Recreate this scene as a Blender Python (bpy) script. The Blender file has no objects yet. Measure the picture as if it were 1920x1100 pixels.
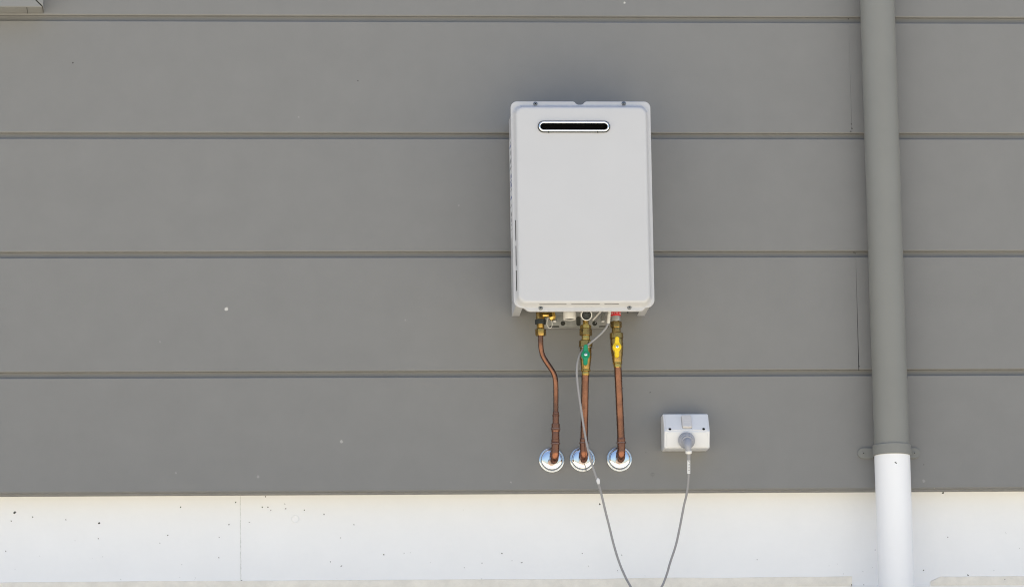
import bpy, bmesh, math, random
from mathutils import Vector, Matrix
random.seed(7)
R = math.radians
sc = bpy.context.scene
COL = sc.collection

# ------------------------------------------------------------------ camera
F_PX, IMG_W, IMG_H = 8000.0, 1920.0, 1100.0          # long lens, standing on the lower ground
DIST, YAW, PITCH, ROLL = 10.568, 0.0735, 0.1837, -0.0153
Z0 = 1.05                                            # height of the picture centre above the wall foot
cy, sy, cp, sp = math.cos(YAW), math.sin(YAW), math.cos(PITCH), math.sin(PITCH)
FW = Vector((sy*cp, cy*cp, sp)); RT = Vector((cy, -sy, 0)); UP = RT.cross(FW)
RT, UP = (math.cos(ROLL)*RT + math.sin(ROLL)*UP), (-math.sin(ROLL)*RT + math.cos(ROLL)*UP)
CAM = -FW*(DIST/FW.y) + Vector((0, 0, Z0))
cam = bpy.data.cameras.new('camera'); cam.sensor_width = 36; cam.lens = F_PX/IMG_W*36
cam.clip_start = .1; cam.clip_end = 3000
co = bpy.data.objects.new('camera', cam); COL.objects.link(co)
M3 = Matrix((RT, UP, -FW)).transposed()
co.matrix_world = Matrix.Translation(CAM) @ M3.to_4x4()
sc.camera = co

# ------------------------------------------------------------------ sky, sun, exposure
SUN_EL, SUN_ROT = R(83.8), R(0)                        # the sun stands behind the house: this wall is in open shade
w = bpy.data.worlds.new('World'); sc.world = w; w.use_nodes = True
nt = w.node_tree; bg = nt.nodes['Background']
sky = nt.nodes.new('ShaderNodeTexSky'); sky.sky_type = 'NISHITA'; sky.sun_disc = False
sky.sun_elevation = SUN_EL; sky.sun_rotation = SUN_ROT; sky.air_density = 1.0; sky.dust_density = 1.6
nt.links.new(sky.outputs[0], bg.inputs[0]); bg.inputs[1].default_value = .085
sl = bpy.data.lights.new('sun', 'SUN'); sl.energy = 4.9; sl.angle = R(.53); sl.color = (1, .93, .82)
so = bpy.data.objects.new('sun', sl); COL.objects.link(so)
sd = Vector((math.sin(SUN_ROT)*math.cos(SUN_EL), math.cos(SUN_ROT)*math.cos(SUN_EL), math.sin(SUN_EL)))
so.rotation_euler = sd.to_track_quat('Z', 'Y').to_euler()
so.location = (0, 20, 30)
vs = sc.view_settings; vs.view_transform = 'Standard'; vs.look = 'None'; vs.gamma = 1; vs.exposure = 1.28
sc.cycles.use_denoising = True
sc.cycles.pixel_filter_type = 'BLACKMAN_HARRIS'; sc.cycles.filter_width = 1.1
sc.cycles.max_bounces = 10; sc.cycles.diffuse_bounces = 5; sc.cycles.glossy_bounces = 5

# ------------------------------------------------------------------ helpers
def at(px, py, y=0.0):
    """point of the place at depth y (0 = face of the cladding, negative = towards the viewer) seen at a photo pixel"""
    d = FW + RT*((px-IMG_W/2)/F_PX) - UP*((py-IMG_H/2)/F_PX)
    return CAM + d*((y-CAM.y)/d.y)
def X(px, py, y=0.0): return at(px, py, y).x
def Z(px, py, y=0.0): return at(px, py, y).z

def obj(name, bm, mat, parent=None, smooth=35, bevel=None):
    me = bpy.data.meshes.new(name)
    bmesh.ops.recalc_face_normals(bm, faces=bm.faces)
    bm.to_mesh(me); bm.free()
    return obj_me(name, me, mat, parent, smooth, bevel)
def obj_me(name, me, mat, parent=None, smooth=35, bevel=None):
    o = bpy.data.objects.new(name, me); COL.objects.link(o)
    if mat and not me.materials: me.materials.append(mat)
    if smooth:
        me.shade_smooth(); me.set_sharp_from_angle(angle=R(smooth))
    if bevel:
        b = o.modifiers.new('bevel', 'BEVEL'); b.width = bevel; b.segments = 2; b.limit_method = 'ANGLE'; b.angle_limit = R(40)
    if smooth:
        wn = o.modifiers.new('weighted_normal', 'WEIGHTED_NORMAL'); wn.weight = 100; wn.keep_sharp = True
    if parent: adopt(o, parent)
    return o
def adopt(o, p):
    o.parent = p
    o.matrix_parent_inverse = world_of(p).inverted()
def world_of(o):
    m = Matrix.Translation(o.location)
    return m if not o.parent else world_of(o.parent) @ o.matrix_parent_inverse @ m
def thing(name, label, cat, loc, group=None):
    o = bpy.data.objects.new(name, None); COL.objects.link(o); o.location = loc; o.empty_display_size = .05
    o['label'] = label; o['category'] = cat
    if group: o['group'] = group
    return o
def box(bm, x0, x1, y0, y1, z0, z1):
    v = [bm.verts.new((x, y, z)) for x in (x0, x1) for y in (y0, y1) for z in (z0, z1)]
    for f in ((0,1,3,2), (4,6,7,5), (0,4,5,1), (2,3,7,6), (0,2,6,4), (1,5,7,3)): bm.faces.new([v[i] for i in f])
    return bm
def frame(d):
    d = d.normalized(); a = Vector((0, 0, 1)) if abs(d.z) < .9 else Vector((1, 0, 0))
    u = d.cross(a).normalized(); return u, d.cross(u).normalized()
def rings(bm, loops, cap0=True, cap1=True):
    vs_ = [[bm.verts.new(p) for p in l] for l in loops]
    n = len(vs_[0])
    for a, b in zip(vs_, vs_[1:]):
        for i in range(n):
            bm.faces.new((a[i], a[(i+1) % n], b[(i+1) % n], b[i]))
    if cap0: bm.faces.new(vs_[0][::-1])
    if cap1: bm.faces.new(vs_[-1])
    return vs_
def lathe(bm, o, axis, prof, n=28, cap0=True, cap1=True, spin=0):
    """prof = [(distance along the axis, radius)]"""
    o = Vector(o); axis = Vector(axis).normalized(); u, v = frame(axis)
    loops = [[o + axis*t + (u*math.cos(a) + v*math.sin(a))*r for a in [2*math.pi*(i+spin)/n for i in range(n)]] for t, r in prof]
    rings(bm, loops, cap0, cap1); return bm
def tube(bm, pts, rad, n=16, cap=True):
    pts = [Vector(p) for p in pts]; m = len(pts)
    rr = rad if isinstance(rad, (list, tuple)) else [rad]*m
    t0 = (pts[1]-pts[0]).normalized(); u, v = frame(t0); loops = []
    for i, p in enumerate(pts):
        t = (pts[min(i+1, m-1)] - pts[max(i-1, 0)]).normalized()
        u = (u - t*u.dot(t)).normalized(); v = t.cross(u)
        loops.append([p + (u*math.cos(a) + v*math.sin(a))*rr[i] for a in [2*math.pi*k/n for k in range(n)]])
    rings(bm, loops, cap, cap); return bm
def spline(pts, per=8):
    pts = [Vector(p) for p in pts]; out = []
    P = [pts[0]*2-pts[1]] + pts + [pts[-1]*2-pts[-2]]
    for i in range(1, len(P)-2):
        a, b, c, d = P[i-1], P[i], P[i+1], P[i+2]
        for k in range(per):
            t = k/per
            out.append(.5*((2*b) + (c-a)*t + (2*a-5*b+4*c-d)*t*t + (3*b-a-3*c+d)*t**3))
    out.append(pts[-1]); return out
def rrect(x0, x1, z0, z1, r, y, n=6):
    out = []
    for cx, cz, a0 in ((x1-r, z1-r, 0), (x0+r, z1-r, 90), (x0+r, z0+r, 180), (x1-r, z0+r, 270)):
        for k in range(n+1):
            a = R(a0 + 90*k/n); out.append(Vector((cx + r*math.cos(a), y, cz + r*math.sin(a))))
    return out
def plate(bm, outline, y0, y1):
    """outline [(x,z)] extruded from y0 to y1"""
    rings(bm, [[Vector((x, y0, z)) for x, z in outline], [Vector((x, y1, z)) for x, z in outline]]); return bm

# ------------------------------------------------------------------ materials
def mat(name, col, rough=.5, metal=0, bump=0, bscale=200, var=0, vscale=3, var2=None, rvar=0, coat=0, spec=.5):
    m = bpy.data.materials.new(name); m.use_nodes = True; n = m.node_tree; b = n.nodes['Principled BSDF']
    b.inputs['Base Color'].default_value = (*col, 1); b.inputs['Roughness'].default_value = rough
    b.inputs['Metallic'].default_value = metal; b.inputs['Specular IOR Level'].default_value = spec
    if coat: b.inputs['Coat Weight'].default_value = coat; b.inputs['Coat Roughness'].default_value = .15
    g = n.nodes.new('ShaderNodeNewGeometry')
    if var or var2:
        t = n.nodes.new('ShaderNodeTexNoise'); t.inputs['Scale'].default_value = vscale; t.inputs['Detail'].default_value = 7; t.inputs['Roughness'].default_value = .62
        n.links.new(g.outputs['Position'], t.inputs['Vector'])
        r_ = n.nodes.new('ShaderNodeValToRGB'); r_.color_ramp.elements[0].position = .3; r_.color_ramp.elements[1].position = .7
        c2 = var2 or tuple(c*(1+var) for c in col); c1 = col if var2 else tuple(c*(1-var) for c in col)
        r_.color_ramp.elements[0].color = (*c1, 1); r_.color_ramp.elements[1].color = (*c2, 1)
        n.links.new(t.outputs['Fac'], r_.inputs[0]); n.links.new(r_.outputs[0], b.inputs['Base Color'])
        if rvar:
            mr = n.nodes.new('ShaderNodeMapRange'); mr.inputs['From Min'].default_value = .3; mr.inputs['From Max'].default_value = .7
            mr.inputs['To Min'].default_value = rough-rvar; mr.inputs['To Max'].default_value = rough+rvar
            n.links.new(t.outputs['Fac'], mr.inputs['Value']); n.links.new(mr.outputs[0], b.inputs['Roughness'])
    if bump:
        t2 = n.nodes.new('ShaderNodeTexNoise'); t2.inputs['Scale'].default_value = bscale; t2.inputs['Detail'].default_value = 4
        n.links.new(g.outputs['Position'], t2.inputs['Vector'])
        bp = n.nodes.new('ShaderNodeBump'); bp.inputs['Strength'].default_value = bump; bp.inputs['Distance'].default_value = .002
        n.links.new(t2.outputs['Fac'], bp.inputs['Height']); n.links.new(bp.outputs[0], b.inputs['Normal'])
    return m
def add_spots(m, spots, col):
    """specks of dirt or scuffs, each with its own place [(point, radius, strength)]"""
    n = m.node_tree; b = n.nodes['Principled BSDF']; g = n.nodes.new('ShaderNodeNewGeometry')
    wob = n.nodes.new('ShaderNodeTexNoise'); wob.inputs['Scale'].default_value = 160; n.links.new(g.outputs['Position'], wob.inputs['Vector'])
    sub = n.nodes.new('ShaderNodeVectorMath'); sub.operation = 'SUBTRACT'; sub.inputs[1].default_value = (.5, .5, .5); n.links.new(wob.outputs['Color'], sub.inputs[0])
    mad = n.nodes.new('ShaderNodeVectorMath'); mad.operation = 'MULTIPLY_ADD'; mad.inputs[1].default_value = (.006, .006, .006)
    n.links.new(sub.outputs[0], mad.inputs[0]); n.links.new(g.outputs['Position'], mad.inputs[2])
    last = None
    for p, r, s in spots:
        d = n.nodes.new('ShaderNodeVectorMath'); d.operation = 'DISTANCE'; d.inputs[1].default_value = p; n.links.new(mad.outputs[0], d.inputs[0])
        mr = n.nodes.new('ShaderNodeMapRange'); mr.interpolation_type = 'SMOOTHSTEP'
        for k, v in (('From Min', r*.55), ('From Max', r*1.15), ('To Min', s), ('To Max', 0)): mr.inputs[k].default_value = v
        n.links.new(d.outputs['Value'], mr.inputs['Value'])
        if last is None: last = mr.outputs[0]
        else:
            mx = n.nodes.new('ShaderNodeMath'); mx.operation = 'MAXIMUM'; n.links.new(last, mx.inputs[0]); n.links.new(mr.outputs[0], mx.inputs[1]); last = mx.outputs[0]
    mix = n.nodes.new('ShaderNodeMixRGB'); mix.inputs['Color2'].default_value = (*col, 1)
    src = b.inputs['Base Color']
    if src.is_linked: n.links.new(src.links[0].from_socket, mix.inputs['Color1'])
    else: mix.inputs['Color1'].default_value = src.default_value
    n.links.new(last, mix.inputs['Fac']); n.links.new(mix.outputs[0], b.inputs['Base Color'])

M = {}
M['cladding'] = mat('grey_cladding_paint', (.201, .2005, .1985), .62, bump=.10, bscale=420, var=.032, vscale=11)
M['backing'] = mat('grey_backing', (.2, .2, .19), .8)
M['plinth'] = mat('white_painted_concrete', (.87, .87, .88), .6, bump=.25, bscale=90, var=.02, vscale=6)
M['ledge'] = mat('bare_render', (.83, .785, .71), .85, bump=.6, bscale=130, var=.08, vscale=30)
M['trim'] = mat('window_trim_paint', (.23, .23, .225), .55)
M['glass'] = mat('window_glass', (.03, .035, .04), .05)
M['unseen_roof'] = mat('roof_steel', (.2, .2, .2), .5)
M['case'] = mat('heater_enamel', (.520, .523, .542), .36, bump=.05, bscale=600, var=.012, vscale=12)
M['case_dark'] = mat('heater_inner_steel', (.30, .31, .30), .5, metal=.6)
M['chrome'] = mat('chrome', (.86, .87, .88), .07, metal=1)
M['black'] = mat('black_and_opening_shade', (.004, .004, .004), .9, spec=.1)  # small black parts, and shade painted into slots and the vent
M['steel'] = mat('screw_steel', (.5, .5, .5), .3, metal=1)
M['screw'] = mat('dark_screw', (.22, .23, .24), .35, metal=1)
M['zinc'] = mat('galvanised_plate', (.5, .51, .5), .42, metal=.9, var=.12, vscale=60)
M['brass'] = mat('brass', (.72, .47, .12), .2, metal=1, var2=(.40, .26, .085), vscale=55, rvar=.1)
M['brass_dull'] = mat('tarnished_brass', (.48, .31, .09), .25, metal=1, var2=(.22, .15, .065), vscale=70, rvar=.1)
M['copper'] = mat('aged_copper', (.235, .115, .075), .27, metal=1, var2=(.16, .082, .058), vscale=40, rvar=.08)
M['copper_hot'] = mat('heat_marked_copper', (.36, .15, .082), .25, metal=1, var2=(.20, .095, .068), vscale=75, rvar=.1)
M['solder'] = mat('dark_joint', (.22, .14, .12), .4, metal=.8)
M['rubber'] = mat('black_rubber', (.02, .025, .025), .45)
M['green'] = mat('green_plastic', (.006, .25, .12), .3)
M['yellow'] = mat('yellow_plastic', (.82, .58, .01), .35)
M['red'] = mat('red_tag', (.62, .02, .03), .45)
M['white'] = mat('white_plastic', (.74, .73, .70), .4)
M['pvc_white'] = mat('white_pvc', (.825, .83, .855), .42, var=.012, vscale=9)
M['pvc_grey'] = mat('grey_painted_pvc', (.206, .208, .197), .5, bump=.06, bscale=500, var=.03, vscale=9)
M['cable'] = mat('grey_cable', (.275, .275, .29), .45)
M['plug'] = mat('grey_plug', (.33, .34, .385), .42)
M['outlet'] = mat('outlet_plastic', (.71, .715, .73), .35)
M['shadow_line'] = mat('painted_shadow_grey', (.30, .30, .31), .5)  # colour of the shadow line painted round the rocker
M['rocker'] = mat('rocker_plastic', (.62, .60, .59), .4)
M['print'] = mat('dark_print', (.05, .05, .06), .6)
M['blue_print'] = mat('blue_print', (.06, .10, .32), .6)
M['faint_print'] = mat('faint_print', (.28, .29, .32), .6)
M['paper'] = mat('sticker_paper', (.72, .73, .75), .5)
M['cotton'] = mat('cobweb_lint', (.7, .7, .72), .9)
M['ground'] = mat('pale_gravel', (.468, .438, .362), .9, bump=1, bscale=60, var=.15, vscale=20)

# ------------------------------------------------------------------ ground (falls away from the house)
prof = [(6.5, 0), (-2.2, 0), (-11.5, -2.5), (-30, -2.75), (-1500, -2.9)]
bm = bmesh.new(); rows = [[bm.verts.new((x, y, z)) for x in (-1200, -30, -8, 8, 30, 1200)] for y, z in [(1200, 0)] + prof]
for a, b in zip(rows, rows[1:]):
    for i in range(5): bm.faces.new((a[i], a[i+1], b[i+1], b[i]))
g = obj('ground', bm, M['ground'], smooth=None); g['kind'] = 'structure'; g['label'] = 'pale gravel ground sloping away from the house'

# ------------------------------------------------------------------ house
house = thing('house', 'house wall of grey horizontal cladding boards above a white painted base', 'house', (0, 0, 0))
XL, XR = -4.2, 4.2
# lower edges of the grooves (= shoulder of the board below), read at the middle of the picture
ZG = [Z(960, 41.6), Z(960, 260.4), Z(960, 482.3), Z(960, 705.9)]
PIT = (ZG[0]-ZG[3])/3
GR = .0152                                            # groove height
ZBOT = Z(960, 918.7)                                  # bottom edge of the lowest board
ztops = [ZG[0]+PIT*k for k in range(7, 0, -1)] + ZG   # shoulder of each row, top row first
XJ = (X(1593.5, 145) + X(1608.5, 585))/2              # butt joint behind which the down pipe runs
JL = X(1590, 20)
def board(x0, x1, zt, zb, tl=0, tr=0):
    # profile (y, z): face with eased arrises, rebate that the next board laps over
    e = .0016; h = .0026
    p = [(0, zb+h), (0, zt-e), (e*.4, zt-e*.35), (e, zt), (.012, zt), (.012, zt+GR+.012), (.0145, zt+GR+.012), (.0145, zb), (h, zb), (h*.4, zb+h*.35)]
    bm = bmesh.new()
    rings(bm, [[Vector((x0 + tl*(z-zt)/(zt-zb), y, z)) for y, z in p], [Vector((x1 + tr*(z-zt)/(zt-zb), y, z)) for y, z in p]])
    return bm
for i, zt in enumerate(ztops):
    zb = ztops[i+1] + GR if i+1 < len(ztops) else ZBOT
    vis = i-6                                         # 0: cut by the upper edge, 1..4 whole rows
    if vis in (1, 3) or (vis < 0 and vis % 2): cuts = [XJ]
    elif vis == 0: cuts = [2.45]
    else: cuts = [-2.7, 2.45] if vis % 2 else [2.45]
    xs = [XL] + cuts + [XR]
    for k in range(len(xs)-1):
        gap = .00012 if vis == 3 else .00006
        tl = tr = 0
        if vis == 3 and k == 0: tr = .0015            # the joint opens towards its foot
        if vis == 1 and k == 0: tr = .0003
        obj('cladding_board', board(xs[k]+(gap if k else 0), xs[k+1]-(gap if k < len(xs)-2 else 0), zt, zb, tl, tr), M['cladding'], house, smooth=None)
bm = bmesh.new(); box(bm, XL, XR, .0155, .03, ZBOT+.004, ztops[0]+.02); obj('backing_wall', bm, M['backing'], house, None)
bm = bmesh.new(); box(bm, XL, XR, .0155, .06, ZBOT-.0015, ZBOT+.0035); obj('starter_strip', bm, M['cladding'], house, None)
YP = .058                                             # the white base stands back under the cladding
bm = bmesh.new(); box(bm, XL, XR, YP, .3, -.3, ZBOT+.02)
plinth = obj('plinth', bm, M['plinth'], house, None)
ZTOP = ztops[0] + .02
bm = bmesh.new(); box(bm, XL, XL+.1, .31, 6, -.3, ZTOP); obj('unseen_side_wall', bm, M['cladding'], house, None)  # out of view: side walls, rear wall and roof added to cast the house's shadow
bm = bmesh.new(); box(bm, XR-.1, XR, .31, 6, -.3, ZTOP); obj('unseen_side_wall', bm, M['cladding'], house, None)
bm = bmesh.new(); box(bm, XL+.11, XR-.11, 5.9, 6, -.3, ZTOP); obj('unseen_rear_wall', bm, M['cladding'], house, None)
bm = bmesh.new()
rings(bm, [[Vector((x, -.02, ZTOP+.004)), Vector((x, -.02, ZTOP+.12)), Vector((x, 3, ZTOP+1.0)), Vector((x, 6.1, ZTOP+.12)), Vector((x, 6.1, ZTOP+.004))] for x in (XL-.05, XR+.05)])
obj('unseen_roof', bm, M['unseen_roof'], house, None)

# joint and old filler ring in the base, and the strip of bare render at its foot
xj0 = X(450.9, 945, YP)
def seam(parent):
    bm = bmesh.new(); pts = []
    zt, zb = ZBOT-.003, Z(453.8, 1089, YP)
    for k in range(40):
        t = k/39; pts.append((xj0 + random.uniform(-.0007, .0007), YP-.0001, zt+(zb-zt)*t, .0005 + random.uniform(0, .0005)*(1+t)))
    L_ = [bm.verts.new((x-r, y, z)) for x, y, z, r in pts]; R_ = [bm.verts.new((x+r, y-.0004, z)) for x, y, z, r in pts]
    B_ = [bm.verts.new((x, y+.0005, z)) for x, y, z, r in pts]
    for a, b in zip(range(39), range(1, 40)):
        bm.faces.new((L_[a], R_[a], R_[b], L_[b]))
    bmesh.ops.delete(bm, geom=B_, context='VERTS')
    return obj('panel_joint', bm, M['joint'], parent, None)
M['joint'] = mat('dusty_joint', (.66, .66, .65), .9, var=.25, vscale=180)
seam(plinth)
c = at(553.5, 972.5, YP)
bm = bmesh.new(); lathe(bm, c+Vector((0, .001, 0)), (0, -1, 0), [(0, .0100), (.0030, .0096), (.0032, .0090), (.0014, .0084), (.0014, .0003)], 32, False, True); obj('filler_plug', bm, M['plinth'], plinth)
c = at(1224, 889, 0)
bm = bmesh.new(); lathe(bm, c+Vector((0, .001, 0)), (0, -1, 0), [(0, .0046), (.0017, .0044), (.0019, .0038), (.0013, .0034), (.0013, .0002)], 24, False, True); obj('filler_plug', bm, M['cladding'], house)
def ledge(x0, x1, cl, cr, zt, zb):
    bm = bmesh.new(); n = 120; top = []; rr = random.Random(int(x1*100))
    a = b_ = 0
    for k in range(n+1):
        t = k/n; x = x0 + (x1-x0)*t
        a = a*.7 + rr.uniform(-.0007, .0007)
        z = zt + a
        if cl and x-x0 < cl: z = zb + (zt-zb)*(.45 + .55*(x-x0)/cl)
        top.append((x, z))
    out = top + [(x1, zb), (x0, zb)]
    f = [bm.verts.new((x, YP-.0032, z)) for x, z in out]; h = [bm.verts.new((x, YP-.0008 if i <= n else YP, z + (.003 if i <= n else 0))) for i, (x, z) in enumerate(out)]
    bk = [bm.verts.new((x, YP+.004, z + (.003 if i <= n else 0))) for i, (x, z) in enumerate(out)]
    m = len(out)
    bm.faces.new(f)
    for A, B in ((f, h), (h, bk)):
        for i in range(m): bm.faces.new((A[i], A[(i+1) % m], B[(i+1) % m], B[i]))
    return bm
zl, zlb = Z(1000, 1085.5, YP), Z(1550, 1098, YP)
zr = Z(1800, 1079.5, YP)
obj('render_ledge', ledge(XL, X(1597, 1090, YP), 0, 0, zl-.001, zlb), M['ledge'], plinth, 40)
obj('render_ledge', ledge(X(1745, 1090, YP), XR, .012, 0, zr-.003, zlb), M['ledge'], plinth, 40)
bm = bmesh.new(); box(bm, X(1599, 1095, YP), X(1743, 1095, YP), YP-.003, YP+.002, zlb-.05, Z(1650, 1096, YP)); obj('render_ledge', bm, M['plinth'], plinth, None, .001)

# window whose surround just enters the picture at the upper left
win = bpy.data.objects.new('window', None); COL.objects.link(win); win.location = at(0, 0); adopt(win, house)
YT = -.069; xe = X(80.8, 6, YT); ze = Z(40, 13, YT); tw = .062
xw0, zw1 = xe-1.3, ze+1.15
def trim(quad):
    bm = bmesh.new(); rings(bm, [[Vector((x, YT, z)) for x, z in quad], [Vector((x, -.0006, z)) for x, z in quad]]); return bm
gq = .0011
obj('trim_piece', trim([(xw0+gq, ze), (xe-gq*2, ze), (xe-tw-gq*2, ze+tw), (xw0+tw+gq, ze+tw)]), M['trim'], win, None, .001)
obj('trim_piece', trim([(xe, ze+gq), (xe, zw1-gq), (xe-tw, zw1-tw-gq), (xe-tw, ze+tw+gq)]), M['trim'], win, None, .001)
obj('trim_piece', trim([(xw0, ze+gq), (xw0+tw, ze+tw+gq), (xw0+tw, zw1-tw-gq), (xw0, zw1-gq)]), M['trim'], win, None, .001)
obj('trim_piece', trim([(xw0+gq, zw1), (xw0+tw+gq, zw1-tw), (xe-tw-gq, zw1-tw), (xe-gq, zw1)]), M['trim'], win, None, .001)
bm = bmesh.new(); box(bm, xw0+tw-.01, xe-tw+.01, -.02, -.012, ze+tw-.01, zw1-tw+.01); obj('pane', bm, M['glass'], win, None)
bm = bmesh.new(); xk = X(51, 20, YT/2); box(bm, xk-.0004, xk+.0004, YT+.006, -.002, ze-.0009, ze+.002); obj('drain_slot', bm, M['black'], win, None)

# ------------------------------------------------------------------ water heater
YF, YR = -.188, -.207                                 # flange of the front cover, raised panel
c_tl, c_tr = at(955, 205, YF), at(1218.5, 205, YF); c_bl, c_br = at(965.5, 560, YF), at(1228.7, 560, YF)
fx0, fx1 = (c_tl.x+c_bl.x)/2, (c_tr.x+c_br.x)/2
fz1 = Z(1030, 190, YF); fzc = Z(1097, 576.8, YF); fz0 = Z(1097, 583.4, YF)
heater = thing('water_heater', 'off-white wall-hung gas water heater with a slotted chrome vent', 'water heater', ((fx0+fx1)/2, -.1, fz0))
HX = (fx0+fx1)/2
def flange_outline():
    r = .016; o = []
    def arc(cx, cz, a0, a1, rad=r, n=7):
        for k in range(n+1):
            a = R(a0+(a1-a0)*k/n); o.append((cx+rad*math.cos(a), cz+rad*math.sin(a)))
    arc(fx1-r, fz1-r, 0, 90)
    nx = X(1087, 192, YF)
    o.extend([(nx+.0165, fz1), (nx+.014, fz1-.0008), (nx+.0075, fz1-.0068), (nx+.004, fz1-.0082), (nx-.004, fz1-.0082), (nx-.0075, fz1-.0068), (nx-.014, fz1-.0008), (nx-.0165, fz1)])
    arc(fx0+r, fz1-r, 90, 180)
    rb = .021; arc(fx0+rb, fzc+rb, 180, 262, rb)
    xa = X(980, 580, YF); xb = X(991, 580, YF)
    o.extend([(xa, fzc), (xa+.004, fzc-.001), (xb-.002, fz0+.0012), (xb+.002, fz0)])
    xc = X(1203, 580, YF); xd = X(1213, 580, YF)
    o.extend([(xc-.002, fz0), (xc+.002, fz0+.0012), (xd-.004, fzc-.001), (xd, fzc)])
    arc(fx1-rb, fzc+rb, 278, 360, rb)
    return o
fo = flange_outline()
cxm, czm = (fx0+fx1)/2, (fz0+fz1)/2
def inset(o, d):
    n = len(o); out = []
    for i in range(n):
        a, b, c2 = Vector(o[i-1]), Vector(o[i]), Vector(o[(i+1) % n])
        e1, e2 = (b-a), (c2-b)
        t = (e1.normalized()+e2.normalized()).normalized()
        nn = Vector((-t.y, t.x)); out.append(tuple(b + nn*d))
    return out
area = sum(fo[i-1][0]*fo[i][1]-fo[i][0]*fo[i-1][1] for i in range(len(fo)))
sg = 1 if area > 0 else -1
bm = bmesh.new()
L = [[Vector((x, y, z)) for x, z in inset(fo, sg*d)] for d, y in ((.0012, YF+.009), (0, YF+.008), (0, YF+.003), (.0008, YF+.0008), (.0024, YF))]
rings(bm, L, True, True)
cover = obj('front_cover', bm, M['case'], heater, 30)
# raised panel with the vent opening
px0, px1 = (X(966.5, 260, YR)+X(973.0, 540, YR))/2, (X(1212, 260, YR)+X(1220.5, 540, YR))/2
pz1, pz0 = Z(1090, 199.5, YR), Z(1097, 567.8, YR)
rp = .019
vx0, vx1 = X(1011.5, 238, YR), X(1140.5, 238, YR); vz1, vz0 = Z(1076, 230.3, YR), Z(1076, 245.7, YR)
bm = bmesh.new()
lo = []
for d, y in ((-.0072, YF+.0004), (-.0060, YF-.0008), (-.0028, YF-.0058), (-.0008, YF-.0125), (.0010, YF-.0160), (.0034, YR+.0010), (.007, YR)):
    lo.append(rrect(px0+d, px1-d, pz0+d, pz1-d, max(rp-d*.7, .006), y, 8))
lo.append(rrect(vx0, vx1, vz0, vz1, (vz1-vz0)/2-.0002, YR, 8))
rings(bm, lo, False, False)
panel = obj('raised_panel', bm, M['case'], cover, 30)
# vent: gasket, chrome bezel, dark throat
vent = bpy.data.objects.new('vent', None); COL.objects.link(vent); vent.location = ((vx0+vx1)/2, YR, (vz0+vz1)/2); adopt(vent, heater)
def stad(d, y): return rrect(vx0+d, vx1-d, vz0+d, vz1-d, (vz1-vz0)/2-d-.0001, y, 10)
bm = bmesh.new(); rings(bm, [stad(-.0044, YR+.001), stad(-.0044, YR-.0022), stad(-.0036, YR-.0030), stad(-.001, YR-.0030)], False, False); obj('dark_rim', bm, M['rubber'], vent)  # raised black outline round the bezel
bm = bmesh.new()
rings(bm, [stad(-.0024, YR-.0006), stad(-.0026, YR-.0032), stad(-.0018, YR-.0056), stad(-.0002, YR-.0068), stad(.0012, YR-.0064), stad(.0028, YR-.0040), stad(.0036, YR+.0005), stad(.0038, YR+.003)], False, False)
obj('bezel', bm, M['chrome'], vent, 60)
bm = bmesh.new(); rings(bm, [stad(.0037, YR+.0028), stad(.0038, YR+.0142)], False, True); obj('throat', bm, M['black'], vent)  # shallow pocket; flat black stands for the shade of a deeper opening
for x in (1029, 1121):
    p = at(x, 248.3, YR-.006); bm = bmesh.new(); lathe(bm, p, (0, -1, -.5), [(-.001, .0016), (.001, .0014), (.0014, .0006)], 10); obj('screw', bm, M['black'], vent)
# air slots between flange and panel: their shade put in as proud black strips
def slot(x0, y0, x1, y1, wdt):
    a, b = at(x0, y0, YF-.006), at(x1, y1, YF-.006); bm = bmesh.new()
    if abs(x1-x0) < abs(y1-y0): box(bm, px0-.0042, px0-.0042+wdt, YF-.0066, YF+.002, b.z, a.z)
    else: box(bm, a.x, b.x, YF-.0112, YF+.002, pz0-.0020, pz0-.0020+wdt*.8)
    obj('air_slot_shade', bm, M['black'], cover, None)
slot(969.0, 413, 969.0, 451, .0011); slot(970.2, 461, 970.2, 498, .0012); slot(971.2, 507, 971.2, 545, .0012)
slot(1011, 569.3, 1062, 569.3, .0012); slot(1071, 568.9, 1124, 568.9, .0013); slot(1133, 568.4, 1160, 568.4, .0009)
p = at(1184, 567.5, YF-.001); bm = bmesh.new(); lathe(bm, p, (0, -1, 0), [(-.002, .0015), (.0022, .0015)], 12); obj('air_slot_shade', bm, M['black'], cover)
for x, y in ((1003.8, 195.3), (1169.5, 194.7), (1013.8, 577.4), (1180, 576.4)):
    p = at(x, y, YF)
    bm = bmesh.new(); lathe(bm, p, (0, -1, 0), [(-.001, .0056), (.0006, .0056), (.0009, .0046), (.0022, .0043), (.0034, .0030), (.0036, .0016)], 20); s_ = obj('screw', bm, M['screw'], cover)
    bm = bmesh.new(); lathe(bm, p, (0, -1, 0), [(.0030, .0016), (.00375, .0016)], 6); obj('socket', bm, M['black'], s_, None)
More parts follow.
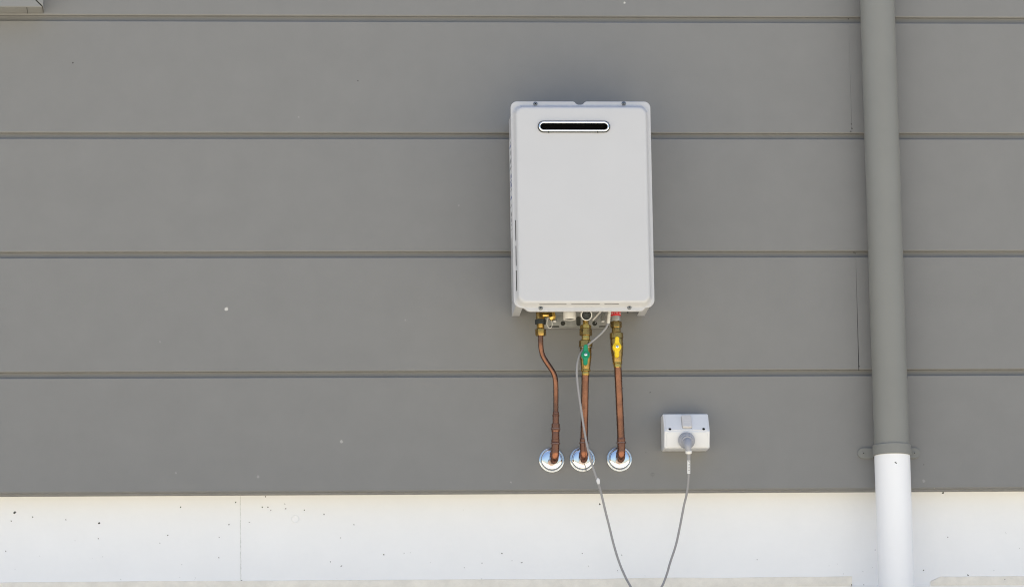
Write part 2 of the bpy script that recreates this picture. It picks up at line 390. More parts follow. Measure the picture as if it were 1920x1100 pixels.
# body behind the cover
bi = .0078; bx0, bx1 = fx0+bi, fx1-bi; bzt = fz1-.012; bzb = fzc+.0105
def body(bm):
    t = .0012
    box(bm, bx0, bx0+t, YF+.006, -.014, bzb, bzt); box(bm, bx1-t, bx1, YF+.006, -.014, bzb, bzt)
bm = bmesh.new(); box(bm, bx0, bx0+.0012, YF+.006, -.014, bzb, bzt); sp_ = obj('side_panel', bm, M['case'], heater, None)
bm = bmesh.new(); box(bm, bx0+.0013, bx0+.019, YF+.024, -.014, bzb+.0004, bzb+.0016); obj('bottom_return', bm, M['case'], sp_, None)
bm = bmesh.new(); box(bm, bx1-.0012, bx1, YF+.006, -.014, bzb, bzt); sp2 = obj('side_panel', bm, M['case'], heater, None)
bm = bmesh.new(); box(bm, bx1-.019, bx1-.0013, YF+.024, -.014, bzb+.0004, bzb+.0016); obj('bottom_return', bm, M['case'], sp2, None)
bm = bmesh.new(); box(bm, bx0+.0013, bx1-.0013, YF+.024, -.014, bzt-.002, bzt); obj('top_panel', bm, M['case'], heater, None)
bm = bmesh.new(); box(bm, bx0+.0013, bx1-.0013, YF+.024, -.0142, bzb+.036, bzb+.038); obj('floor_panel', bm, M['case_dark'], heater, None)
bm = bmesh.new(); box(bm, bx0+.0013, bx1-.0013, -.0135, -.0123, bzb+.03, bzt-.003); obj('back_panel', bm, M['zinc'], heater, None)
for a in (.002, -.008):
    p = Vector((bx0-.0001, -.05+a*2, bzb+.03)); bm = bmesh.new(); lathe(bm, p, (-1, 0, 0), [(-.001, .004), (.001, .004), (.002, .002)], 12)
    obj('screw', bm, M['steel'], sp_)
    break
# rating sticker on the left flank
st = []
bm = bmesh.new(); zs0, zs1 = Z(955, 445, -.06), Z(955, 262, -.06)
box(bm, bx0-.0005, bx0-.0002, -.115, -.028, zs0, zs1); stk = obj('sticker', bm, M['paper'], sp_, None)
zz = zs1-.008
while zz > zs0+.012:
    h = random.choice((.003, .003, .005, .010)); m_ = random.choice(('faint_print', 'blue_print', 'faint_print', 'faint_print'))
    bm = bmesh.new(); box(bm, bx0-.0008, bx0-.0005, -.108, random.uniform(-.06, -.034), max(zz-h, zs0+.004), zz); obj('print_block', bm, M[m_], stk, None); zz -= h + random.choice((.005, .010, .016))
# wall plate and the parts hanging under the cabinet
mp = -.012
mx0, mx1 = X(1020, 615, mp), X(1147, 615, mp); mz0 = Z(1083, 615.5, mp); mz1 = mz0+.085
bm = bmesh.new(); box(bm, mx0, mx1, mp, mp+.0018, mz0, mz1)
pl = obj('mounting_plate', bm, M['zinc'], heater, None)
bm = bmesh.new(); box(bm, mx0, mx1, mp-.011, mp-.0002, mz0-.0002, mz0+.0014); obj('folded_lip', bm, M['zinc'], pl, None, .0004)
def hole_(x, y, r, zs=1):
    p = at(x, y, mp); bm = bmesh.new(); lathe(bm, p, (0, -1, 0), [(-.0002, r), (.0004, r)], 20)
    if zs != 1:
        for v in bm.verts: v.co.x = p.x + (v.co.x-p.x)*zs
    obj('hole', bm, M['hole'], pl)
M['hole'] = mat('punched_hole', (.05, .052, .045), .8)
hole_(1055.5, 606, .0060); hole_(1115, 606, .0062)
def slot_(x0, x1, y, h):
    a, b = at(x0, y, mp), at(x1, y, mp); bm = bmesh.new()
    rings(bm, [rrect(a.x, b.x, a.z-h/2, a.z+h/2, h/2-.0001, yy, 5) for yy in (mp+.0002, mp-.0004)]); obj('hole', bm, M['hole'], pl)
slot_(1030, 1048.5, 612.3, .0042); slot_(1123, 1142, 612.3, .0042)
a = at(1085, 602, mp); bm = bmesh.new(); rings(bm, [rrect(a.x-.006, a.x+.005, a.z-.012, a.z+.012, .005, yy, 5) for yy in (mp+.0002, mp-.0004)]); obj('hole', bm, M['hole'], pl)
for x, y in ((1040, 604.6), (1130.3, 604.6)):
    p = at(x, y, mp-.012)
    bm = bmesh.new(); lathe(bm, p+Vector((0, -.004, .003)), (0, .12, 1), [(0, .0042), (.0005, .0050), (.004, .0048), (.03, .0048)], 18); o_ = obj('stand_off', bm, M['zinc'], heater)
    bm = bmesh.new(); lathe(bm, p+Vector((0, -.004, .003)), (0, -.6, -1), [(-.001, .0044), (.0012, .0042), (.002, .002)], 16); obj('screw', bm, M['white'], o_)
YD = -.10
a = at(1068, 599, YD); r_ = .0158
bm = bmesh.new(); lathe(bm, a+Vector((0, 0, .0)), (0, 0, 1), [(.004, r_-.0026), (0, r_-.0022), (-.0004, r_-.0008), (.001, r_), (.02, r_), (.055, r_)], 32, False, True)
dr = obj('drain_spout', bm, M['white'], heater)
bm = bmesh.new(); lathe(bm, a, (0, 0, 1), [(.0015, r_-.0024), (.03, r_-.0024)], 28); obj('bore', bm, M['black'], dr)
a = at(1099.8, 590.5, YD-.025); ax = Vector((0, -1, -.28)).normalized()
bm = bmesh.new(); lathe(bm, a-ax*.0, ax, [(-.035, .0138), (-.001, .0143), (.001, .0138), (.001, .0120), (-.004, .0117), (-.012, .0117)], 32, True, False)
cp_ = obj('cap_socket', bm, M['white'], heater)
bm = bmesh.new(); lathe(bm, a, ax, [(-.013, .0117), (-.0045, .0116), (-.0025, .006), (-.002, .002)], 24); obj('filter_insert', bm, M['rubber'], cp_)
for k in range(6):
    an = R(60*k+20); u, v = frame(ax); q = a + (u*math.cos(an)+v*math.sin(an))*.0072 - ax*.0035
    bm = bmesh.new(); lathe(bm, q, ax, [(0, .0026), (.003, .0022), (.0036, .001)], 8); obj('knurl', bm, M['rubber'], cp_)
# little brass relief valve with its wire loop
a = at(1033.5, 592.5, -.085)
bm = bmesh.new(); lathe(bm, a+Vector((-.022, .0, .003)), (1, 0, .02), [(0, .0075), (.012, .0075), (.0125, .0062), (.02, .0062)], 16); rv = obj('relief_valve', bm, M['brass'], heater)
bm = bmesh.new(); lathe(bm, a+Vector((-.001, -.004, .012)), (.18, -.2, -1), [(0, .0092), (.001, .0098), (.018, .0096), (.019, .0086), (.024, .0066)], 6); obj('cap_nut', bm, M['brass'], rv, 30)
lp = [at(x, y, -.088) for x, y in ((1030, 592), (1026.5, 600), (1025.5, 608), (1029, 614.5), (1033.5, 614), (1035.5, 607), (1033.5, 599), (1031, 592))]
bm = bmesh.new(); tube(bm, spline(lp, 5), .0008, 6); obj('wire_loop', bm, M['white'], rv)
# wiring and a bracket seen in the dark space
bm = bmesh.new(); box(bm, X(1042, 590, -.05), X(1056, 590, -.05), -.06, -.03, Z(1050, 588.5, -.05), bzb+.035); obj('bracket', bm, M['case_dark'], heater, None, .0005)
bm = bmesh.new(); tube(bm, spline([at(x, y, -.07) for x, y in ((1111, 600), (1117, 594), (1122, 588), (1126, 584), (1127, 578), (1127, 572))], 5), .0024, 8); obj('sensor_wire', bm, M['white'], heater)
bm = bmesh.new(); tube(bm, spline([at(x, y, -.06) for x, y in ((1116, 606), (1121, 597), (1128, 588), (1130, 578), (1130, 570))], 5), .0013, 8); obj('sensor_wire', bm, M['cable'], heater)
a = at(1177, 586.5, -.06); bm = bmesh.new(); lathe(bm, a, (0, 0, 1), [(0, .0012), (.002, .0022), (.006, .0022), (.03, .0022)], 10); obj('clip', bm, M['black'], heater)

# ------------------------------------------------------------------ the three pipe runs
PX = 1/757.0
def stack(parent, x_of, segs, yd, z_lean=0):
    """segs: (name, material, px width, top px, bottom px, sides) from top to bottom, turned about the run's axis"""
    for name, m_, wd, y0, y1, n, prof in segs:
        a, b = at(x_of(y0), y0, yd(y0)), at(x_of(y1), y1, yd(y1))
        ln = (b-a).length; r = wd*PX/2*.985; bm = bmesh.new()
        e = min(ln*.12, .0014)
        if prof == 'taper': P = [(0, r*.9), (e, r), (ln*.45, r), (ln, r*.74)]
        elif prof == 'ring': P = [(0, r*.86), (ln*.25, r), (ln*.75, r), (ln, r*.86)]
        elif prof == 'knurl': P = [(0, r*.9), (e, r), (ln-e*2.4, r), (ln, r*.84)]
        elif prof == 'thread':
            P = []; k = 5
            for i in range(k): P += [(ln*i/k, r*.93), (ln*(i+.5)/k, r)]
            P.append((ln, r*.93))
        else: P = [(0, r*.93), (e, r), (ln-e, r), (ln, r*.93)]
        rr_ = 1.06 if n == 6 else 1
        lathe(bm, a, b-a, [(t, q*rr_) for t, q in P], n, spin=.5 if n == 6 else 0)
        yield name, obj(name, bm, M[m_], parent, 30)

def lever(parent, c, m_, h, wv, scr):
    """butterfly lever: round hub with two arms"""
    out = []
    r = wv/2; aw = h*.094
    for k in range(9): a = R(-52+104*k/8); out.append((r*math.cos(a), r*math.sin(a)*1.05))
    out += [(aw*1.2, h*.30), (aw*1.2, h*.45)]
    for k in range(1, 6): a = R(180*k/6); out.append((aw*1.15*math.cos(a), h*.46+aw*.9*math.sin(a)))
    out += [(-aw*1.2, h*.45), (-aw*1.2, h*.30)]
    for k in range(9): a = R(128+104*k/8); out.append((r*math.cos(a), r*math.sin(a)*1.05))
    out += [(-aw*1.2, -h*.30), (-aw*1.2, -h*.45)]
    for k in range(1, 6): a = R(180+180*k/6); out.append((aw*1.15*math.cos(a), -h*.46+aw*.9*math.sin(a)))
    out += [(aw*1.2, -h*.45), (aw*1.2, -h*.30)]
    bm = bmesh.new(); o2 = [(c.x+x + .03*z, c.z+z) for x, z in out]
    ii = inset(o2, .0012)
    rings(bm, [[Vector((x, c.y+.005, z)) for x, z in o2], [Vector((x, c.y-.0012, z)) for x, z in o2], [Vector((x, c.y-.0030, z)) for x, z in ii]])
    hdl = obj('lever', bm, M[m_], parent, 40)
    bm = bmesh.new(); lathe(bm, c, (0, -1, 0), [(-.002, r*.72), (-.0032+.0062, r*.72), (.0052, r*.6), (.0052, .0036)], 24); obj('hub', bm, M[m_], hdl)
    bm = bmesh.new(); lathe(bm, c, (0, -1, 0), [(.004, .0036), (.0068, .0036), (.0078, .0024)], 18); obj('screw', bm, M['chrome'], hdl)
    bm = bmesh.new(); box(bm, c.x-.0017, c.x+.0017, c.y-.0084, c.y-.007, c.z-.0004, c.z+.0004); box(bm, c.x-.0004, c.x+.0004, c.y-.0083, c.y-.0071, c.z-.0017, c.z+.0017); obj('cross_slot', bm, M['print'], hdl, None)
    bm = bmesh.new(); lathe(bm, c+Vector((0, .006, 0)), (0, 1, 0), [(-.001, .0075), (.012, .0075), (.013, .010), (.03, .010)], 18); obj('stem', bm, M['brass_dull'], hdl)

def elbow_to_wall(parent, top, wallpt, r, name='elbow', m_='copper_hot'):
    """from the foot of the riser round into the wall"""
    top, wallpt = Vector(top), Vector(wallpt)
    R_ = r*1.75
    k = Vector((top.x + (wallpt.x-top.x)*.25, top.y, wallpt.z))
    d1 = (top-k).normalized(); d2 = (wallpt-k).normalized()
    pts = [top]
    for i in range(11):
        t = i/10; a = k + d1*R_*(1-t); b = k + d2*R_*t; pts.append(a.lerp(b, t))
    pts.append(wallpt + (wallpt-k).normalized()*.004)
    bm = bmesh.new(); tube(bm, pts, r, 22); o = obj(name, bm, M[m_], parent)
    return pts

def wall_flange(px, py, label):
    c = at(px, py, 0); t = thing('wall_flange', label, 'wall flange', c, 'chrome plates where the pipes enter the wall')
    ro = 24.6*PX
    bm = bmesh.new()
    lathe(bm, c, (0, -1, 0), [(.0003, ro*.985), (.0016, ro), (.0034, ro*.985), (.0044, ro*.945), (.0038, ro*.905), (.0022, ro*.885), (.0020, ro*.80)], 56, True, False)
    obj('rim', bm, M['chrome'], t, 60)
    bm = bmesh.new(); lathe(bm, c, (0, -1, 0), [(.0008, ro*.872), (.0030, ro*.870), (.0075, ro*.835), (.0105, ro*.77), (.0120, ro*.68), (.0128, ro*.52), (.0132, ro*.33), (.0134, ro*.05)], 56, True, True)
    obj('dome', bm, M['chrome'], t, 60)
    return c

def ringbead(parent, p, d, r, name='bead', m_='copper_hot', w_=.0018):
    bm = bmesh.new(); lathe(bm, Vector(p)-Vector(d).normalized()*w_, d, [(0, r*.93), (w_*.5, r), (w_*1.5, r), (w_*2, r*.93)], 22); return obj(name, bm, M[m_], parent)

# --- left: thin bent pipe
c1 = wall_flange(1034.3, 862.4, 'round chrome wall plate round the thin bent left pipe')
c2 = wall_flange(1091.8, 861.0, 'round chrome wall plate behind the cord, on the green-valve pipe')
c3 = wall_flange(1161.2, 860.6, 'round chrome wall plate on the yellow-valve pipe, nearest the power outlet')
YB = -.058                                            # how far the risers stand off at their feet
YV = -.082                                            # depth of the connections under the heater
t1 = thing('copper_pipe', 'thin copper pipe with an S-bend and no lever, leftmost under the heater', 'pipe', c1, 'copper pipes below the heater')
dv = lambda y: YV + (YB-YV)*min(1, max(0, (y-640)/120))
x1 = lambda y: 1013.0 + (y-590)*.02
list(stack(t1, x1, [('inlet_fitting', 'brass_dull', 17, 572, 599, 12, 'cyl'), ('union_nut', 'rubber', 19.8, 598.5, 608, 6, 'cyl'), ('ferrule', 'brass', 15.4, 607.7, 616.8, 24, 'thread'), ('compression_nut', 'brass_dull', 19.4, 616.5, 629.8, 6, 'knurl')], lambda y: YV))
path = [(1013.7, 627), (1013.9, 645), (1015.2, 657), (1018.6, 668), (1025, 679), (1032.5, 690), (1038.3, 700), (1041.3, 711), (1042.2, 726), (1042.3, 750), (1042.2, 782)]
bm = bmesh.new(); tube(bm, spline([at(x, y, dv(y)) for x, y in path], 6), 4.95*PX, 20); obj('tube', bm, M['copper'], t1)
s1 = lambda y: 1042.1 - (y-780)*.012
list(stack(t1, s1, [('socket', 'copper_hot', 12.2, 772, 795, 24, 'cyl'), ('bead', 'copper_hot', 14.2, 777, 780, 24, 'ring'), ('reducer', 'copper_hot', 16.2, 794, 809, 24, 'cyl'), ('bead', 'solder', 18.8, 802, 805.5, 24, 'ring'), ('tube', 'copper_hot', 14.8, 808, 829, 24, 'cyl'), ('socket', 'copper_hot', 16.0, 823, 829, 24, 'cyl'), ('bead', 'solder', 18.6, 829.3, 833, 24, 'ring')], dv))
top = at(s1(832), 832, YB); w1 = c1 + Vector((-.0018, -.006, -.006))
elbow_to_wall(t1, top, w1, 7.5*PX)
# --- middle: green lever
t2 = thing('copper_pipe', 'copper pipe with a green lever valve, middle of the three', 'pipe', c2, 'copper pipes below the heater')
YV2 = -.088
dv2 = lambda y: YV2 + (YB-YV2)*min(1, max(0, (y-660)/150))
x2 = lambda y: 1098.4 - (y-600)*.004
parts2 = dict()
for nm, o in stack(t2, x2, [('inlet_stub', 'brass', 11.6, 585, 610, 20, 'thread'), ('lock_nut', 'brass', 20.5, 609.2, 617, 6, 'cyl'), ('union_nut', 'brass_dull', 22.8, 616.6, 629.4, 6, 'cyl'), ('sleeve', 'brass', 16.2, 629, 639, 24, 'cyl'), ('union_collar', 'brass_dull', 26.4, 638.6, 651.5, 28, 'cyl'), ('valve_body', 'brass_dull', 22.5, 651, 693, 24, 'taper'), ('bead', 'brass', 19.2, 692.2, 696.2, 24, 'ring'), ('press_collar', 'brass', 15.0, 696, 703.5, 24, 'cyl')], lambda y: YV2): parts2[nm] = o
x2b = lambda y: 1097.4 + (1095.0-1097.4)*(y-700)/130
bm = bmesh.new(); tube(bm, spline([at(x2b(y), y, dv2(y)) for y in (700, 730, 760, 790, 826)], 5), 7.1*PX, 24); obj('tube', bm, M['copper'], t2)
list(stack(t2, lambda y: 1095.1-(y-822)*.02, [('socket', 'copper_hot', 15.6, 821, 829, 24, 'cyl'), ('bead', 'solder', 18.6, 828, 831.5, 24, 'ring')], dv2))
elbow_to_wall(t2, at(1094.6, 831, YB), c2 + Vector((.0005, -.006, -.005)), 7.5*PX)
lever(parts2['valve_body'], at(1098.0, 664.8, YV2-.037), 'green', 36.5*PX, 16.6*PX, 1)
a = at(1098, 652, YV2-.0)
bm = bmesh.new(); tube(bm, [a+Vector((math.cos(t)*.0175, -math.sin(t)*.0175, 0)) for t in [math.pi*k/14-.2 for k in range(17)]], .0009, 6); obj('seal_wire', bm, M['steel'], parts2['valve_body'])
# --- right: yellow lever
t3 = thing('copper_pipe', 'copper pipe with a yellow lever valve, rightmost under the heater', 'pipe', c3, 'copper pipes below the heater')
YV3 = -.088
dv3 = lambda y: YV3 + (YB-YV3)*min(1, max(0, (y-660)/150))
x3 = lambda y: 1154.4 + (y-590)*.036
parts3 = dict()
for nm, o in stack(t3, x3, [('warning_band', 'red', 19.8, 574, 592.5, 28, 'cyl'), ('inlet_fitting', 'zinc', 18.6, 592.2, 603, 24, 'cyl'), ('union_nut', 'brass_dull', 20.8, 602.6, 614.5, 6, 'cyl'), ('sleeve', 'brass_dull', 17.2, 614.2, 624.5, 24, 'cyl'), ('union_collar', 'brass_dull', 26.4, 624.2, 635.5, 28, 'cyl'), ('valve_body', 'brass_dull', 24.4, 635, 679.5, 24, 'taper'), ('bead', 'brass', 19.2, 678.8, 682.4, 24, 'ring'), ('press_collar', 'brass', 15.8, 682.2, 689, 24, 'cyl')], lambda y: YV3): parts3[nm] = o
x3b = lambda y: 1158.4 + (1164.4-1158.4)*(y-688)/132
bm = bmesh.new(); tube(bm, spline([at(x3b(y), y, dv3(y)) for y in (686, 720, 750, 790, 826)], 5), 7.1*PX, 24); obj('tube', bm, M['copper'], t3)
list(stack(t3, lambda y: 1164.6+(y-822)*.03, [('socket', 'copper_hot', 15.8, 820, 829, 24, 'cyl'), ('bead', 'solder', 18.8, 828, 831.5, 24, 'ring')], dv3))
elbow_to_wall(t3, at(1164.9, 831, YB), c3 + Vector((-.001, -.006, -.005)), 7.5*PX)
lever(parts3['valve_body'], at(1156.9, 650.2, YV3-.031), 'yellow', 37*PX, 16.8*PX, 1)
# white scribble of lettering on the red band
wb = parts3['warning_band']
rr = random.Random(3)
for k in range(7):
    an = R(-62+21*k); zc = at(1154.4, 588.2, YV3); rad = 19.8*PX/2*.985+.0003
    p = Vector((zc.x+math.sin(an)*rad, YV3-math.cos(an)*rad, zc.z + rr.uniform(-.0006, .0006)))
    bm = bmesh.new(); tg = Vector((math.cos(an), math.sin(an), 0)); h = .0042
    q = [p-tg*.0011+Vector((0, 0, -h/2)), p-tg*.0002+Vector((0, 0, h/2)), p+tg*.0010+Vector((0, 0, -h/2))]
    if k % 3 == 1: q = [p-tg*.001+Vector((0, 0, h/2)), p-tg*.001+Vector((0, 0, -h/2)), p+tg*.001+Vector((0, 0, -h/2))]
    tube(bm, q, .00035, 5); obj('lettering', bm, M['paper'], wb)

# ------------------------------------------------------------------ power outlet
YO = -.058
oc = at(1285, 845, 0)
out = thing('power_outlet', 'white weatherproof switched power outlet right of the pipes', 'power outlet', oc)
# profile read in depth: top lip near the wall, ridge, lower facet falling back
yt, yr, yb2 = -.044, -.076, -.064
ox0, ox1 = (X(1243.4, 776, yt)+X(1245.5, 808, yr)+X(1244, 839, yb2))/3, (X(1328.2, 776, yt)+X(1331.4, 808, yr)+X(1330, 838, yb2))/3
ozt, ozr, ozb = Z(1286, 776, yt), Z(1288, 808, yr), Z(1287, 839, yb2)
def oprof(d):  # outline in (y,z)
    return [(-.0005, ozt+.001-d), (yt+.004, ozt+.001-d), (yt, ozt-d), (yr+d, ozr), (yb2+d, ozb+d), (yb2+.006, ozb-.0022+d), (-.0005, ozb+.0005+d)]
bm = bmesh.new(); ins = .003
rings(bm, [[Vector((x, y, z)) for y, z in oprof(d)] for x, d in ((ox0, ins), (ox0+.001, .0012), (ox0+.0032, 0), (ox1-.0032, 0), (ox1-.001, .0012), (ox1, ins))])
hs = obj('housing', bm, M['outlet'], out, 30, .0012)
def facet(u0, u1, v0, v1, top, h, name, m_, r=.004, parent=None, h0=-.0005, bev=.0006):
    """a plate lying on the upper or lower facet; u along x (m from left), v along the slope from the upper edge (0..1)"""
    A, B = (Vector((0, yt, ozt)), Vector((0, yr, ozr))) if top else (Vector((0, yr, ozr)), Vector((0, yb2, ozb)))
    n_ = Vector((0, -(A.z-B.z), -(B.y-A.y)*-1)) ; s = (B-A); n_ = Vector((1, 0, 0)).cross(s).normalized()
    if n_.y > 0: n_ = -n_
    L_ = s.length; bm = bmesh.new()
    pts = rrect(ox0+u0, ox0+u1, v0*L_, v1*L_, r, 0, 4)
    def P(q, hh): return Vector((q.x, 0, 0)) + A + s.normalized()*q.z + n_*hh
    cx_, cz_ = ox0+(u0+u1)/2, (v0+v1)*L_/2
    def sh(q, d): return Vector((q.x + (d if q.x < cx_ else -d), 0, q.z + (d if q.z < cz_ else -d)))
    rings(bm, [[P(q, h0) for q in pts], [P(q, h-bev) for q in pts], [P(sh(q, bev), h) for q in pts]])
    return obj(name, bm, M[m_], parent or out, 30), A, s, n_
OW = ox1-ox0
fp, A, s, n_ = facet(.0052, OW-.0052, .03, .95, True, .0014, 'switch_plate', 'outlet')
facet(.0062, OW-.0062, .07, .94, False, .0014, 'socket_plate', 'outlet')
sx = X(1287.2, 792, (yt+yr)/2)-ox0
facet(sx-.0130, sx+.0130, .13, .88, True, .0018, 'switch_shadow_line', 'shadow_line', .0040, parent=fp, h0=.0012)  # darker plate behind the rocker, its shadow line given as colour
sw, A, s, n_ = facet(sx-.0118, sx+.0118, .15, .85, True, .0078, 'rocker', 'rocker', .0035, h0=.001, bev=.0012)
for v in (.32, .46, .60):
    for k in range(6):
        p = A + s*v + n_*.0078 + Vector((ox0+sx-.0065+.0026*k, 0, 0)); bm = bmesh.new(); lathe(bm, p, n_, [(-.0004, .0008), (.0004, .0006)], 8); obj('grip_dot', bm, M['white'], sw)
for px_, py_ in ((1256.2, 804.5), (1319.4, 804.3)):
    p = at(px_, py_, yr+.001); v = (p.z-ozt)/(ozr-ozt); q = A + s*min(v, .93); q.x = p.x
    bm = bmesh.new(); lathe(bm, q, n_, [(-.002, .0036), (.0017, .0036)], 18); obj('screw_hole', bm, M['black'], hs)
    bm = bmesh.new(); lathe(bm, q, n_, [(.0012, .0044), (.00175, .0044), (.0018, .0037)], 18, False, False); obj('screw_rim', bm, M['outlet'], hs)

# ------------------------------------------------------------------ cord with plug
cord = thing('power_lead', 'long grey power cord drooping from the heater to the plug in the outlet', 'power cord', at(1212, 1128, -.05))
Al, Bl = Vector((0, yr, ozr)), Vector((0, yb2, ozb)); nl = Vector((1, 0, 0)).cross(Bl-Al).normalized()
if nl.y > 0: nl = -nl
pc = at(1287.8, 826, -.080)
bm = bmesh.new(); lathe(bm, pc + nl*-.010, nl, [(0, .0192), (.002, .0208), (.010, .0208), (.012, .0200), (.0125, .0186), (.0155, .0184), (.0165, .0176), (.0175, .0150), (.0205, .0146), (.022, .0134)], 40)
plug = obj('plug', bm, M['plug'], cord)
q0 = pc + nl*.006
tail = [q0, q0+nl*.006+Vector((.0004, 0, -.003)), at(1289.8, 835.5, -.099), at(1290.8, 841, -.099), at(1291.2, 846, -.097)]
bm = bmesh.new(); tube(bm, spline(tail, 4), [.0118]*3+[.0118, .0116, .0114, .0110, .0104, .0098, .0092, .0086, .0080, .0076, .0073, .0071, .0069, .0068], 24); obj('boot', bm, M['plug'], plug)
a, b = at(1291.2, 844.3, -.097), at(1291.3, 850.2, -.095)
bm = bmesh.new(); lathe(bm, a, b-a, [(0, .0074), (.001, .0084), ((b-a).length-.001, .0080), ((b-a).length, .0066)], 22); obj('collar', bm, M['white'], plug)
a, b = at(1291.3, 849, -.095), at(1291.2, 862, -.090)
bm = bmesh.new(); lathe(bm, a, b-a, [(0, .0050), ((b-a).length, .0042)], 18); obj('strain_relief', bm, M['cable'], plug)
CP = [(1143.5, 574, -.118), (1143.2, 588, -.118), (1141.6, 600, -.118), (1138.2, 611, -.119), (1130.5, 621.5, -.117), (1119.5, 632, -.1145), (1107.5, 642, -.1115), (1096.5, 651.5, -.1105), (1089.2, 661.5, -.110), (1084.2, 674, -.110), (1081.6, 690, -.109), (1082, 710, -.106), (1085.3, 738, -.102), (1090, 770, -.095), (1095.5, 806, -.088), (1102, 840, -.084), (1110.5, 872, -.078), (1119.6, 899, -.070), (1127.4, 925, -.058), (1134.5, 955, -.045), (1142.3, 986, -.033), (1151.2, 1022, -.024), (1161.6, 1055, -.018), (1173.2, 1082, -.014), (1184, 1101, -.012), (1197, 1118, -.012), (1212, 1126, -.012), (1227, 1118, -.013), (1240.8, 1099, -.015), (1249.8, 1077, -.018), (1256.8, 1053, -.022), (1267, 1022, -.028), (1274.6, 988, -.036), (1282.2, 948, -.048), (1287.6, 925, -.060), (1290.6, 900, -.073), (1291.3, 880, -.082), (1291.2, 860, -.091)]
bm = bmesh.new(); tube(bm, spline([at(*c_) for c_ in CP], 6), 2.15*PX, 12); cable = obj('cable', bm, M['cable'], cord)
a, b = at(1143.4, 579, -.118), at(1140.6, 606, -.1185)
bm = bmesh.new(); P = []
Ln = (b-a).length
for i in range(7): P += [(Ln*i/7, .0040), (Ln*(i+.55)/7, .0043), (Ln*(i+.6)/7, .0034), (Ln*(i+.95)/7, .0034)]
P.append((Ln, .0032)); lathe(bm, a, b-a, P, 14); obj('strain_relief', bm, M['white'], cord)
# white wrap of tape with its print, below the plug
lab = [at(1291.3, y, -.0905+.0090*(y-860)/25) for y in (860.5, 868, 876, 887)]
bm = bmesh.new(); tube(bm, lab, .0040, 16); tp = obj('tape_wrap', bm, M['paper'], cord)
for i in range(8):
    p = at(1291.3, 864+2.9*i, -.0905+.0090*(864+2.9*i-860)/25); bm = bmesh.new()
    wq = .0012 + .0012*rr.random(); x_ = rr.uniform(-.0006, .0010)
    box(bm, p.x+x_-wq, p.x+x_+wq, p.y-.0043, p.y-.0038, p.z-.0008, p.z+.0008); obj('print_mark', bm, M['cable'], tp, None)
# bit of lint caught on the cord
p = at(1121, 901, -.071); bm = bmesh.new(); bmesh.ops.create_icosphere(bm, subdivisions=2, radius=1)
for v in bm.verts: v.co = Vector((v.co.x*.0045, v.co.y*.004, v.co.z*.0078))*(1+rr.uniform(-.22, .22)) + p + Vector((.0012+.3*v.co.z*-.0035, 0, 0))
obj('lint', bm, M['cotton'], cord)

# ------------------------------------------------------------------ down pipe
YX = -.052; rp_ = .0449
ztp, zbt = ZTOP-.02, 0.01
xa, za = at(1645.4, 20, YX).x, at(1645.4, 20, YX).z; xb_, zb_ = at(1674.2, 900, YX).x, at(1674.2, 900, YX).z
def xd_(z): return xa + (xb_-xa)*(z-za)/(zb_-za)
zj = Z(1671, 849, YX-rp_)
dp = thing('downpipe', 'round grey downpipe with a white lower length, strapped to the wall', 'downpipe', (xd_(0), YX, 0))
bm = bmesh.new(); tube(bm, [(xd_(z), YX, z) for z in (ztp, (ztp+zj)/2, zj+.004)], rp_*.985, 64); obj('upper_pipe', bm, M['pvc_grey'], dp)
bm = bmesh.new(); tube(bm, [(xd_(z), YX-.0006, z) for z in (zj+.006, zj-.002, zj*.5, zbt)], [rp_*.955, rp_, rp_, rp_], 64); obj('lower_pipe', bm, M['pvc_white'], dp)
# saddle clip
ck = bpy.data.objects.new('saddle_clip', None); COL.objects.link(ck); ck.location = (xd_(zj), YX, zj); adopt(ck, dp)
zc1 = Z(1670, 829, YX-rp_-.003); zc0 = Z(1671, 848.8, YX-rp_-.003)
ro, ri = rp_+.0034, rp_+.0002
bm = bmesh.new(); xc_ = xd_((zc0+zc1)/2)
prof_ = [(zc0, ri), (zc0, ro-.0008), (zc0+.0008, ro), (zc1-.0012, ro), (zc1, ro-.0014), (zc1, ri)]
angs = [R(a) for a in range(-20, 201, 4)]
loops = [[Vector((xc_+math.cos(a)*r, YX-math.sin(a)*r, z)) for z, r in prof_] for a in angs]
rings(bm, loops, True, True)
obj('band', bm, M['pvc_grey'], ck, 40)
ea = (zc1-zc0)*.5*1.02; zm = Z(1622, 849, -.006)
for sgn in (-1, 1):
    o_ = []; tip = xc_+sgn*(.0795-ea); inn = xc_+sgn*.040
    for k in range(13): a = R(-90+15*k); o_.append((tip+sgn*math.cos(a)*ea, zm+math.sin(a)*ea))
    o_ += [(inn, zm+ea), (inn, zm-ea)]
    if sgn < 0: o_ = o_[::-1]
    bm = bmesh.new(); plate(bm, o_, -.0002, -.0058); ear = obj('ear', bm, M['pvc_grey'], ck, 40, .0012)
    p = Vector((xc_+sgn*(.0795-ea-.001), -.0058, zm)); bm = bmesh.new(); lathe(bm, p, (0, -1, 0), [(-.001, .0044), (.0008, .0042), (.0014, .0028)], 18); s_ = obj('screw', bm, M['pvc_grey'], ear)
    bm = bmesh.new(); lathe(bm, p, (0, -1, 0), [(.001, .0013), (.0017, .0013)], 8); obj('socket', bm, M['black'], s_)

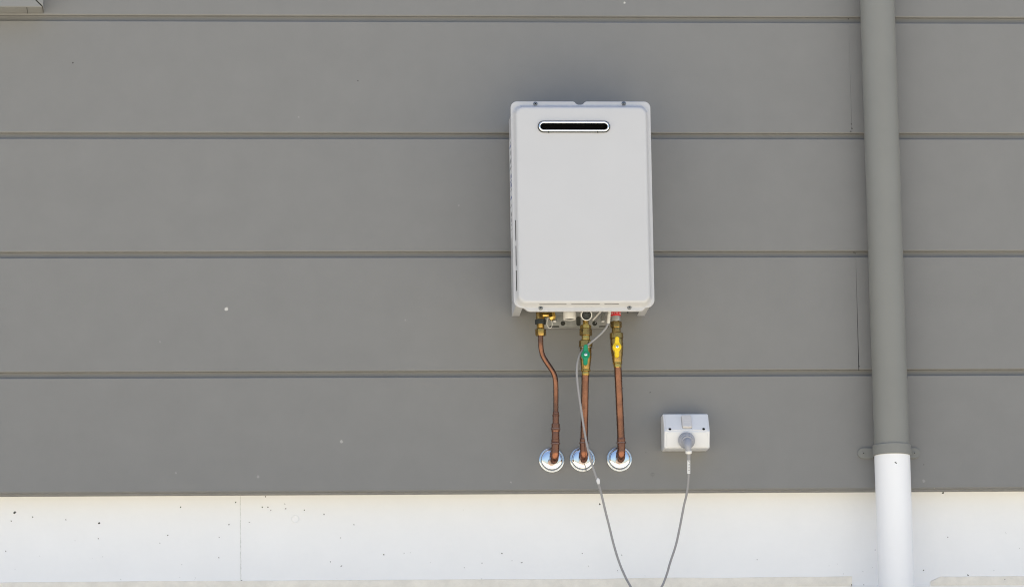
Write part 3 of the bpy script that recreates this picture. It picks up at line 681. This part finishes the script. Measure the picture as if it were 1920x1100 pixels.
# ------------------------------------------------------------------ dirt specks and scuffs
SP = [(27, 961, 2.6, 1), (29, 959, 1.8, 1), (21, 976, 1.3, .9), (61, 969, 1.1, .8), (124, 974, 1.2, .9), (185.5, 980, 1.8, 1), (185, 1009, 1.1, .8), (11, 1033, 1.4, .9), (339, 950, 1.5, 1), (442, 941, 1.6, 1), (314, 1003, 1.3, .8), (299, 1017, 1.1, .7), (492, 950, 1.4, 1), (498, 930.5, 1.6, 1), (429, 982, 1.2, .8), (411, 1007, 1.2, .7), (410, 1045, 1.2, .8), (468, 979, 1.1, .6), (453, 1087, 1.5, .9),
      (535, 953, 1.4, 1), (502, 950, 1.2, .9), (508, 956, 1.3, .9), (571, 955, 1.5, 1), (608, 963.5, 1.5, 1), (534, 944, 1.0, .8), (663, 983, 1.2, .7), (719.5, 1039, 1.5, 1), (619, 1053, 1.2, .8), (640, 1060, 1.2, .9), (941, 1037, 1.4, .8), (978, 1054, 1.2, .7), (903.5, 1054.5, 1.2, .7), (1124.6, 945, 1.9, 1), (1092, 1037, 1.3, .9), (1158, 1069, 1.0, .8), (1166, 1040, 1.0, .7),
      (1768, 923.5, 2.0, 1), (1777, 1006, 1.0, .8), (1732, 1068, 1.5, .9), (1815, 1077, 1.6, 1), (1641, 1030, 1.0, .7), (1620, 1096, 1.4, .9), (1595, 1096, 2.2, .9)]
rs = random.Random(11)
for _ in range(34):
    SP.append((rs.uniform(0, 1920), 1086-abs(rs.gauss(0, 62)), rs.uniform(.7, 1.2), rs.uniform(.2, .5)))
add_spots(M['plinth'], [(at(x, y, YP), r*.95*PX+.0002, s_) for x, y, r, s_ in SP], (.035, .033, .03))
add_spots(M['pvc_white'], [(at(1678.5, 866.5, YX-rp_), .0021, 1), (at(1680, 868, YX-rp_), .0018, 1)], (.03, .03, .03))
add_spots(M['ledge'], [(at(1884, 1085, YP-.0032), .0016, .8), (at(1598, 1095, YP-.0032), .0030, .9), (at(1744, 1093, YP-.0032), .0022, .9)], (.06, .06, .05))
CW = [(424, 579, 3.6, .8), (640, 827, 3.2, .4), (1171, 6, 2.4, .8), (72, 1, 2, .2), (1732, 901, 3, .2), (1752, 915, 1.3, .9), (958, 903, 2.2, .25), (484, 893, 3.2, .22), (330, 886, 2.4, .15), (560, 220, 2.2, .15), (760, 600, 2.5, .12), (860, 385, 2.0, .14), (300, 640, 2.0, .14)]
add_spots(M['cladding'], [(at(x, y), r*PX, s_) for x, y, r, s_ in CW], (.62, .61, .58))
CD = [(136.5, 118, 1.5, .9), (671, 152, 1.1, .8), (1590.5, 36, 1.4, 1), (1590.5, 42, 1.6, 1), (1596.5, 232.6, 1.5, 1), (1597, 241, 1.5, .9), (1595, 247, 1.4, .7), (1732, 871, 1.2, .8), (1219, 735, 1.4, .7), (1211, 848, 1.0, .6), (1611, 686, 1.7, .8), (1601, 473, 1.8, .6), (1604, 475, 1.5, .5)]
add_spots(M['cladding'], [(at(x, y, 0.0 if y not in (36, 473, 475) else .012), r*PX+.0002, s_) for x, y, r, s_ in CD], (.03, .028, .025))
